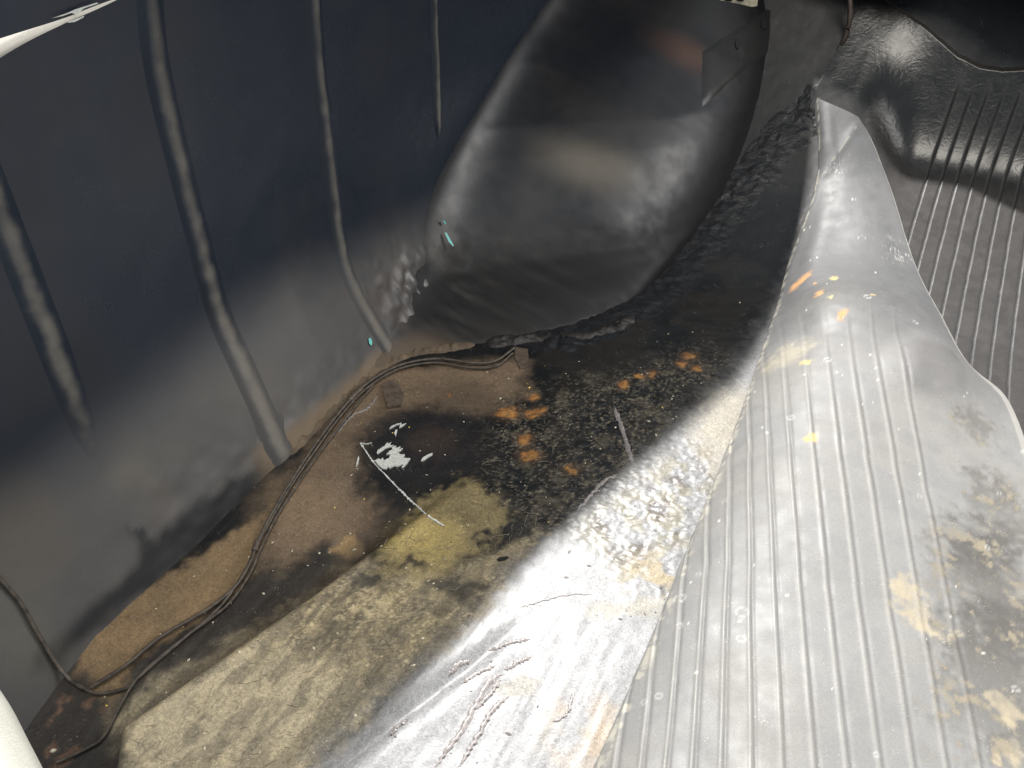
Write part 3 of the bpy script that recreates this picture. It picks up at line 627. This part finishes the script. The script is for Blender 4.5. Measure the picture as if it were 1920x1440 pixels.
# ================================================================== rubber mat
mat_o = empty('rubber_mat', tuple(car(0.9, 0.9, 0.0)))
tag(mat_o, 'ribbed black rubber boot mat with its dusty grey underside folded over', 'rubber mat')
RB = [1153, 1199, 1245, 1295, 1349, 1407, 1466, 1528, 1585, 1649, 1712, 1774, 1837]
RM = [1234, 1267, 1300, 1333, 1366, 1403, 1437, 1478, 1524, 1572, 1622, 1672, 1720]
def rib_at(row_y, x):                                # which rib, counted from the fold, passes a point of the flap
    f = (row_y - 840) / 600.0; xs = [RM[k] + (RB[k] - RM[k]) * f for k in range(13)]
    if x < xs[0]: return (x - xs[0]) / (xs[1] - xs[0])
    if x > xs[-1]: return 12 + (x - xs[-1]) / (xs[-1] - xs[-2])
    return float(np.interp(x, xs, range(13)))
rows = [  # photo y, [(x, y, height above floor)], rib strength
    ([(1000, 1750, .024), (1120, 1750, .044), (1230, 1750, .058), (1400, 1750, .070), (1600, 1750, .076), (1820, 1750, .074), (2040, 1750, .068), (2260, 1750, .06)], 1),
    ([(1060, 1590, .024), (1150, 1590, .044), (1260, 1590, .058), (1400, 1590, .070), (1580, 1590, .076), (1780, 1590, .074), (1960, 1590, .068), (2160, 1590, .06)], 1),
    ([(1118, 1440, .024), (1190, 1440, .044), (1285, 1440, .058), (1410, 1440, .070), (1560, 1440, .076), (1740, 1440, .074), (1900, 1440, .068), (2080, 1440, .06)], 1),
    ([(1180, 1300, .024), (1245, 1300, .044), (1325, 1300, .059), (1430, 1300, .072), (1560, 1300, .078), (1720, 1300, .075), (1870, 1300, .068), (2040, 1300, .06)], 1),
    ([(1243, 1150, .024), (1295, 1150, .044), (1360, 1150, .058), (1450, 1150, .069), (1560, 1150, .075), (1700, 1150, .074), (1840, 1150, .068), (2000, 1150, .06)], 1),
    ([(1298, 1010, .024), (1340, 1010, .044), (1395, 1010, .060), (1470, 1010, .074), (1560, 1010, .080), (1690, 1010, .077), (1810, 1010, .068), (1960, 1000, .058)], 1),
    ([(1352, 875, .024), (1385, 875, .044), (1430, 875, .062), (1490, 875, .077), (1570, 875, .082), (1680, 875, .080), (1790, 870, .072), (1925, 860, .058)], 1),
    ([(1395, 760, .024), (1422, 760, .044), (1460, 760, .062), (1510, 760, .078), (1580, 760, .086), (1675, 760, .088), (1770, 755, .082), (1880, 745, .060)], .9),
    ([(1430, 655, .024), (1452, 655, .046), (1487, 655, .066), (1535, 655, .084), (1600, 650, .094), (1680, 650, .100), (1755, 652, .098), (1812, 678, .070)], .35),
    ([(1460, 565, .024), (1480, 562, .048), (1512, 560, .072), (1555, 560, .090), (1612, 560, .096), (1675, 565, .094), (1722, 575, .086), (1765, 595, .068)], 0),
    ([(1483, 480, .024), (1500, 476, .042), (1528, 474, .062), (1565, 474, .064), (1612, 476, .066), (1655, 480, .064), (1690, 488, .060), (1715, 495, .056)], 0),
    ([(1528, 360, .024), (1540, 355, .032), (1558, 352, .040), (1582, 350, .048), (1608, 350, .052), (1632, 350, .054), (1652, 350, .055), (1668, 350, .055)], 0),
    ([(1536, 270, .034), (1545, 264, .046), (1558, 262, .050), (1573, 262, .046), (1590, 262, .050), (1607, 262, .054), (1622, 262, .056), (1634, 262, .056)], 0),
    ([(1532, 184, .048), (1541, 188, .054), (1552, 193, .056), (1564, 198, .056), (1576, 203, .056), (1588, 208, .056), (1600, 214, .056), (1610, 220, .056)], 0)]
ctl = np.zeros((len(rows), 8 + 4, 5))
for i, (r, amp) in enumerate(rows):
    P8 = [fl(x, y, lift) for x, y, lift in r]
    for j, (x, y, lift) in enumerate(r):
        ctl[i, j + 3, :3] = P8[j]; ctl[i, j + 3, 3] = rib_at(y, x); ctl[i, j + 3, 4] = amp
    # the sheet rolls under at the left fold
    inb = P8[1] - P8[0]; inb[2] = 0; inb /= np.linalg.norm(inb)
    q0, d0, z0 = to_car(P8[0]); zf0 = float(floor_base(q0, d0)); drop = z0 - zf0 - 0.006
    ctl[i, 2, :3] = P8[0] - inb * -0.002 - np.array([0, 0, drop * 0.55]); ctl[i, 1, :3] = P8[0] + inb * 0.014 - np.array([0, 0, drop * 0.95]); ctl[i, 0, :3] = P8[0] + inb * 0.05 - np.array([0, 0, drop])
    for j, k in ((2, -.7), (1, -1.4), (0, -3)): ctl[i, j, 3] = ctl[i, 3, 3] + k; ctl[i, j, 4] = amp
    # thickness at the free right edge
    e8 = P8[7]; inr = P8[6] - P8[7]; inr /= np.linalg.norm(inr)
    ctl[i, 11, :3] = e8 - np.array([0, 0, 0.0035]) + inr * 0.002; ctl[i, 11, 3] = ctl[i, 10, 3]; ctl[i, 11, 4] = 0
# far end: close the sheet downwards
NXf, NYf = 620, 460
tmp = np.stack([catmull(ctl[i], NXf) for i in range(len(rows))], 0)
G = np.stack([catmull(tmp[:, j], NYf) for j in range(NXf)], 1)
P = G[..., :3].copy(); rr = G[..., 3]; ra_ = np.clip(G[..., 4], 0, 1)
jj = np.linspace(0, 11, NXf)[None, :] * np.ones((NYf, 1)); top = sm(2.0, 3.2, jj)
Nrm = np.cross(np.gradient(P, axis=0), np.gradient(P, axis=1)); Nrm /= np.linalg.norm(Nrm, axis=2)[..., None] + 1e-12
Nrm *= np.sign(Nrm[..., 2:3] + 1e-9)
q_, d_, _z = to_car(P)
fr = (rr - np.round(rr)) * 0.026
ribm = ra_ * sm(12.6, 12.4, rr) * top
disp = ribm * (0.0008 * np.exp(-(fr / 0.0020) ** 2) - 0.0008 * np.exp(-((fr - 0.0042) / 0.0022) ** 2))
m1 = fbm(q_ * 9, d_ * 9, 4, 40); m2 = fbm(q_ * 40, d_ * 40, 4, 41); m3 = fbm(q_ * 130, d_ * 130, 3, 42)
disp += top * (0.0035 * (m1 - 0.5) + 0.0008 * (m2 - 0.5))
def near_flap(px, py, lift0=0.0):                    # where a mark sits on the folded sheet
    dv = P - EYE; cx = dv @ ROT[:, 0] if False else None
    c_ = (P - EYE) @ ROT                               # camera space
    xx = 960 - c_[..., 0] / c_[..., 2] * FPX; yy_ = 720 + c_[..., 1] / c_[..., 2] * FPX
    return P.reshape(-1, 3)[np.argmin(((xx - px) ** 2 + (yy_ - py) ** 2 + (jj < 2.9) * 1e9).ravel())]
def mspot(px, py, r, asp=1.0, ang=0.0, soft=0.4, warp=0.0):
    c0 = near_flap(px, py); q0, d0, _ = to_car(c0)
    x = q_ - q0 + warp * (m2 - 0.5) + warp * (m3 - 0.5); y = d_ - d0 + warp * (fbm(q_ * 40, d_ * 40, 4, 44) - 0.5) + warp * (fbm(q_ * 130, d_ * 130, 3, 45) - 0.5)
    a, b = math.cos(ang), math.sin(ang); u = a * x + b * y; v = -b * x + a * y
    return sm(1 + soft, 1 - soft, np.hypot(u / r, v / (r * asp))) * top
disp += 0.010 * mspot(1590, 570, 0.062, 1.25, 0, 0.6)
cA, cB = [np.array([float(v) for v in to_car(near_flap(*p))[:2]]) for p in ((1604, 240), (1530, 350))]
disp += 0.0018 * np.exp(-(line_d(q_, d_, [cA, cB]) / 0.009) ** 2) * top
disp += 0.009 * mspot(1752, 682, 0.066, 0.75, 0.3, 0.55)      # moulded pocket near the free edge
for py, a in ((1070, -0.0022), (830, -0.002)):
    c0 = to_car(near_flap(1500, py))[0]; disp += top * a * np.exp(-((q_ - c0 - 0.03 * (d_ - 0.6) - 0.04 * (m1 - .5)) / 0.02) ** 2)
P = P + Nrm * disp[..., None]
pm = Paint(q_.shape, (0.160, 0.159, 0.155), 0.60)
pm.lay(top * sm(0.35, 0.65, m1) * 0.5, (0.165, 0.158, 0.147), 0.62)
pm.lay(top * sm(0.45, 0.6, m2) * 0.25, (0.12, 0.122, 0.125), 0.48)
pm.lay(top * sm(0.92, 1.30, q_ + 0.08 * (m1 - 0.5)) * 0.9, (0.066, 0.067, 0.070), 0.58)  # far part darkened in colour to tone down the lamplight on it
pm.lay(ribm * np.exp(-((fr - 0.003) / 0.0020) ** 2) * 0.42, (0.05, 0.048, 0.046), 0.6)
pm.lay(ribm * np.exp(-((fr + 0.0005) / 0.0016) ** 2) * 0.35, (0.26, 0.25, 0.23), 0.5)
pm.lay(sm(2.6, 3.05, jj) * sm(3.5, 3.1, jj) * sm(0.4, 0.6, m3) * 0.7, (0.33, 0.31, 0.26), 0.6)         # scuffed fold
for x, y, r, asp, ang, s in [(1850, 1040, 0.075, 0.5, 0.4, 1), (1880, 1180, 0.07, 0.5, 0.5, 1), (1860, 920, 0.035, 0.6, 0.3, .7), (1830, 800, 0.03, 0.8, 0.2, .6), (1800, 1300, 0.05, 0.35, 0.2, .5), (1900, 1350, 0.06, .5, 0, .8)]:
    z_ = mspot(x, y, r, asp, ang, 0.8, 0.05); pm.lay(z_ * 0.88 * s, (0.045, 0.041, 0.036), 0.5)
    pm.lay(z_ * sm(0.53, 0.66, 0.5 * m2 + 0.5 * m3) * 0.8, (0.20, 0.17, 0.115), 0.7)
for x, y, r, asp, ang in [(1690, 1090, 0.018, 0.5, 0.3), (1700, 1130, 0.024, 0.5, 0.2), (1735, 1165, 0.022, 0.45, 0.2), (1755, 1185, 0.012, 0.5, 0.1), (1885, 1335, 0.014, 0.8, 0), (1790, 1190, 0.008, 0.4, 0.2), (1910, 1420, .012, .8, 0)]:
    pm.lay(mspot(x, y, r, asp, ang, 0.5, 0.030) * 0.75 * (0.4 + m3), (0.27, 0.232, 0.162), 0.75)
pm.lay(mspot(1748, 680, 0.062, 0.75, 0.3, 0.2) * 0.55, (0.085, 0.082, 0.082), 0.45)  # shaded tone of the pocket painted into the colour
pm.lay(mspot(1560, 545, 0.07, 0.55, 0.1, 0.6, 0.02) * 0.5, (0.095, 0.092, 0.085), 0.42)
pm.lay(mspot(1480, 665, 0.03, 0.8, 0.1, 0.7, 0.03) * 0.6, (0.30, 0.27, 0.20), 0.6)
for x, y, r, asp, ang, c in [(1503, 524, 0.020, 0.45, 0.35, 0), (1541, 548, 0.012, 0.5, -0.3, 0), (1562, 522, 0.0065, 1, 0, 1), (1559, 556, 0.006, .6, 0, 1), (1582, 587, 0.012, 0.6, 0.1, 0), (1634, 553, 0.004, 1, 0, 1),
                        (1522, 820, 0.0095, .75, 0.2, 1), (1509, 680, 0.006, 1, 0, 1), (1528, 530, .005, .5, 0, 0)]:
    pm.lay(mspot(x, y, r, asp, ang, 0.45, 0.009) * (0.5 + 0.9 * (m3 - 0.1)), (0.36, 0.19, 0.075) if c == 0 else (0.40, 0.30, 0.12), 0.7)
pm.lay(sm(9.93, 9.98, jj) * 0.6, (0.26, 0.25, 0.23), 0.6)
pm.lay(np.exp(-(line_d(q_, d_, [cA, cB]) / 0.0022) ** 2) * top * 0.4 * sm(0.4, 0.6, m3), (0.33, 0.31, 0.26), 0.6)
# dried water rings and pale blots
rs = np.random.RandomState(11)
for k in range(75):
    i = rs.randint(40, NYf - 60); j = rs.randint(190, NXf - 40); r = 0.0022 + 0.0032 * rs.rand() ** 2
    dist = np.hypot(q_ - q_[i, j], (d_ - d_[i, j]) * (0.8 + 0.5 * rs.rand())) * (1 + 0.5 * (m3 - 0.5))
    if rs.rand() < 0.45: pm.lay(np.exp(-((dist - r) / 0.0009) ** 2) * 0.45 * top, (0.40, 0.40, 0.38), 0.6)
    else: pm.lay(sm(r * 0.5, r * 0.2, dist) * 0.7 * top, (0.46, 0.45, 0.40), 0.6)
f1, f2 = cells(q_ * 130, d_ * 130, 9)
pm.lay(np.maximum(mspot(1690, 465, 0.04, 0.6, 0.2, 0.8, 0.02), mspot(1560, 335, 0.03, 0.5, 0, 0.8)) * sm(0.12, 0.03, f2 - f1) * 0.6 * sm(.45, .55, m2), (0.40, 0.40, 0.38), 0.6)
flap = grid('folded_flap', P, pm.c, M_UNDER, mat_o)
tag(flap, 'folded over flap showing the dusty grey ribbed underside')

# the part still lying face up on the right, climbing the far end
mlift = lambda q, d, z: z - floor_base(q, d) - 0.010
def mq(px, py): return to_car(hit(px, py, mlift))
tops = np.array([[float(v) for v in mq(x, y)[:2]] for x, y in [(1615, -10), (1660, 0), (1720, 32), (1760, 62), (1800, 98), (1840, 120), (1880, 128), (1930, 128), (2000, 115), (2200, 80)]])
tops = tops[np.argsort(tops[:, 1])]
lefts = np.array([[float(v) for v in mq(x, y)[:2]] for x, y in [(1612, 0), (1600, 60), (1575, 105), (1520, 150), (1525, 185)]])
rib0 = float(mq(1697, 470)[1]); dL = float(mq(1525, 178)[1]); qL = float(mq(1525, 178)[0])
dm = np.concatenate([np.arange(dL - 0.0, 1.30, 0.0016), np.linspace(1.302, 1.65, 40)])
qmax = np.interp(dm, tops[:, 1], tops[:, 0])
lq = lefts[np.argsort(lefts[:, 1])]
qmax = np.minimum(qmax, np.interp(dm, [dL, dL + 0.02, float(lq[-1, 1]), float(lq[-1, 1]) + 0.05], [qL + 0.01, qL + 0.10, qmax.max(), qmax.max() + 1]))
vm = np.linspace(0, 1, 420)[:, None]
Qm = 0.25 + (qmax[None] - 0.25) * vm; Dm = np.broadcast_to(dm[None], Qm.shape)
k1 = fbm(Qm * 8, Dm * 8, 4, 50); k2 = fbm(Qm * 60, Dm * 60, 4, 51)
ph_ = (Dm - rib0) / 0.0275; frm = (ph_ - np.round(ph_)) * 0.0275
rq = float(mq(1716, 150)[0])
ra2 = sm(-0.4, 0.0, ph_) * sm(rq + 0.015, rq - 0.005, Qm)
Zm = floor_base(Qm, Dm) + 0.010 + 0.006 * (k1 - 0.5) - ra2 * 0.0026 * np.exp(-(frm / 0.0019) ** 2)
Zm += 0.012 * np.sin(Dm * 16 + 1) * sm(rq - 0.05, rq + 0.15, Qm)
pmm = Paint(Qm.shape, (0.010, 0.010, 0.010), 0.24)
pmm.lay(sm(0.45, 0.65, k1) * 0.5, (0.014, 0.0135, 0.0135), 0.30)
pmm.lay(sm(1.80, 1.70, Qm) * (0.55 + 0.45 * k2), (0.058, 0.055, 0.054), 0.27)  # dusty flat part painted paler to brighten its lit patch
pmm.lay(ra2 * np.exp(-(frm / 0.0030) ** 2) * 0.95, (0.006, 0.0055, 0.0055), 0.85)
pmm.lay(sm(qmax[None] - 0.004, qmax[None] - 0.001, Qm) * 0.8, (0.09, 0.08, 0.07), 0.5)
# close the edge with a thin return so the sheet has thickness
Pm = car(Qm, Dm, Zm); low_ = Pm[-1:] - np.array([0, 0, 0.004]) + np.append(E_ * 0.001, 0); Pm = np.concatenate([Pm, low_], 0); cm = np.concatenate([pmm.c, pmm.c[-1:]], 0)
lft = Pm[:, :1] - np.array([0, 0, 0.004]); Pm = np.concatenate([lft, Pm], 1); cm = np.concatenate([cm[:, :1], cm], 1)
fe = np.array([[float(v) for v in to_car(ctl[i, 3, :3])[:2]] for i in range(len(rows))]); fe = fe[np.argsort(fe[:, 0])]
Qk, Dk, _k = to_car(Pm)
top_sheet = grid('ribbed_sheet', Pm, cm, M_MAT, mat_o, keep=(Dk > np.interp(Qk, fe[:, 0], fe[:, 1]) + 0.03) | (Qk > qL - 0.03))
tag(top_sheet, 'glossy black ribbed upper side of the mat lying at the right')
# brown edge strip standing behind the corner
es = catmull([hit(x, y, lambda q, d, z: 1.86 - q) for x, y in [(1590, -30), (1594, 10), (1592, 45), (1582, 75), (1570, 92), (1558, 112)]], 40)
tube('edge_strip', es, 0.010 * np.concatenate([np.ones(22), np.linspace(1, 0.15, 18)]), M_STRIP, trunk, 10, 0.5)

# ================================================================== wiring
def on_gutter(px, lift): 
    out_ = []
    for x, y in px: out_.append(hit(x, y, lambda q, d, z: np.minimum(z - floor_base(q, d) - lift, d - wall_d(q, z) - lift)))
    return catmull(out_, 16 * len(px))
def thing_loc(path): m = path[len(path) // 2]; return tuple(m)
lm = [(965, 652), (930, 676), (890, 681), (820, 673), (752, 684), (692, 716), (642, 766), (592, 832), (547, 900), (510, 962), (482, 1018), (470, 1052), (442, 1098), (392, 1140), (300, 1195), (235, 1248), (168, 1290)]
pa = on_gutter(lm, 0.006); loom = empty('wiring_loom', thing_loc(pa))
tag(loom, 'thin dusty brown wiring loom running along the floor seam below the side panel', 'wiring')
tube('wire', pa, 0.0021, M_WIRE, loom)
pb = on_gutter([(962, 662), (930, 686), (885, 690), (815, 680), (748, 692), (690, 726), (640, 778), (590, 846), (545, 912), (508, 975), (478, 1030), (464, 1062), (434, 1110), (400, 1150), (335, 1205), (262, 1268), (236, 1290), (185, 1300), (150, 1288)], 0.005)
tube('wire', pb, 0.0018, M_WIRE, loom)
pc_ = on_gutter([(700, 722), (648, 785), (598, 850), (553, 915), (515, 975), (486, 1035), (474, 1065), (450, 1105), (420, 1140), (360, 1185), (300, 1232), (255, 1275), (226, 1322), (195, 1380), (165, 1402), (105, 1430)], 0.005)
tube('wire', pc_, 0.0016, M_WIRE, loom)
for x in (0.33, 0.62):
    i = int(len(pa) * x); tube('tape_wrap', pa[i:i + 9], 0.0040, M_TAPE, loom)
pd = on_gutter([(-60, 1010), (0, 1085), (38, 1130), (72, 1190), (108, 1248), (132, 1275), (155, 1290)], 0.005)
cable = tube('cable', pd, 0.0022, M_WIRE)
tag(cable, 'single dark cable hanging down the panel at the lower left corner', 'cable')
# brown tape patch holding the end of the loom
tp = slab('tape_patch', [(963, 650), (990, 655), (991, 690), (975, 693), (966, 672)], 0.0015, 0.0025, M_TAPE, None)
tag(tp, 'square brown tape patch holding the loom end on the floor seam', 'tape')

# ================================================================== loose debris
def bits(name, n, mat, region, smin_, smax_, seed, label):
    rs = np.random.RandomState(seed); V = []; F = []; Pq = np.array([flqd(*p) for p in region]); lo = Pq.min(0); hi = Pq.max(0); got = 0
    while got < n:
        q, d = lo + (hi - lo) * rs.rand(2)
        if poly_sd(np.array([q]), np.array([d]), Pq)[0] > 0: continue
        s = smin_ + (smax_ - smin_) * rs.rand() ** 4; a = rs.rand() * 6.28; el = 1 + 1.6 * rs.rand()
        c0 = car(q, d, float(floor_z(q, d)[0]) + s * 0.25); b = len(V); u = np.array([math.cos(a), math.sin(a), 0]) * s * el; v = np.array([-math.sin(a), math.cos(a), 0]) * s
        V += [c0 + u, c0 + v, c0 - u * 0.8, c0 - v, c0 + [0, 0, s * 0.6], c0 - [0, 0, s * 0.5]]
        for k in range(4): F += [(b + k, b + (k + 1) % 4, b + 4), (b + (k + 1) % 4, b + k, b + 5)]
        got += 1
    o = mesh(name, V, F, mat); return tag(o, label, 'debris', 'stuff')
ALL = [(170, 1290), (300, 1100), (520, 930), (640, 790), (760, 700), (980, 690), (1180, 640), (1400, 560), (1420, 640), (1180, 880), (1000, 1040), (860, 1180), (600, 1430), (250, 1430)]
bits('grit_specks', 300, M_SEED, ALL, 0.0004, 0.0017, 21, 'scattered pale grit specks on the dirty boot floor')
bits('yellow_flakes', 26, M_YEL, ALL, 0.0005, 0.0022, 22, 'scattered small yellow flakes on the dirty boot floor')
bits('strip_grit', 90, M_CRACK, [(900, 1160), (1150, 960), (1330, 880), (1250, 1120), (1120, 1430), (700, 1430), (760, 1330)], 0.0005, 0.0018, 25, 'dark grit on the pale floor strip')
def lint(n, region, seed):
    rs = np.random.RandomState(seed); V = []; F = []; Pq = np.array([flqd(*p) for p in region]); lo = Pq.min(0); hi = Pq.max(0); got = 0
    while got < n:
        q, d = lo + (hi - lo) * rs.rand(2)
        if poly_sd(np.array([q]), np.array([d]), Pq)[0] > 0: continue
        a = rs.rand() * 6.28; ln = 0.004 + 0.022 * rs.rand() ** 2; pts = []
        for k in range(6):
            pts.append(car(q, d, float(floor_z(q, d)[0]) + 0.0007)); a += rs.randn() * 0.45; q += math.cos(a) * ln / 5; d += math.sin(a) * ln / 5
        v, f = tube_geo(pts, 0.00013 + 0.00014 * rs.rand(), 3); b = len(V); V += v; F += [tuple(b + i for i in ff) for ff in f]; got += 1
    return tag(mesh('lint_fibres', V, F, M_LINT), 'fine pale lint fibres caught in the floor dirt', 'lint', 'stuff')
lint(520, [(220, 1350), (420, 1230), (640, 1060), (760, 980), (880, 900), (960, 780), (1150, 720), (1300, 680), (1180, 880), (1000, 1030), (860, 1170), (600, 1430), (250, 1440)], 31)
def pebble(px, py, r, mat, name, label, cat):
    c0 = fpt(px, py, r * 0.4 if r > 0.001 else 0.0005); V, F = tube_geo([c0 + np.array([t * r, t * r * 0.4, 0]) for t in (-1.0, -0.6, 0, 0.6, 1.0)], np.array([0.25, 0.8, 1, 0.8, 0.25]) * r * 0.8, 8)
    return tag(mesh(name, V, F, mat, None, True), label, cat)
pebble(420, 1124, 0.0036, M_PINK, 'pink_bead', 'tiny pink bead beside the wires in the floor gutter', 'bead')
pebble(125, 1226, 0.004, M_SEED, 'dry_seed', 'dry tan seed husk in the dark corner by the cable', 'seed')
pebble(100, 1408, 0.0028, M_SEED, 'dry_seed', 'dry tan seed husk near the bottom of the dark corner well', 'seed')
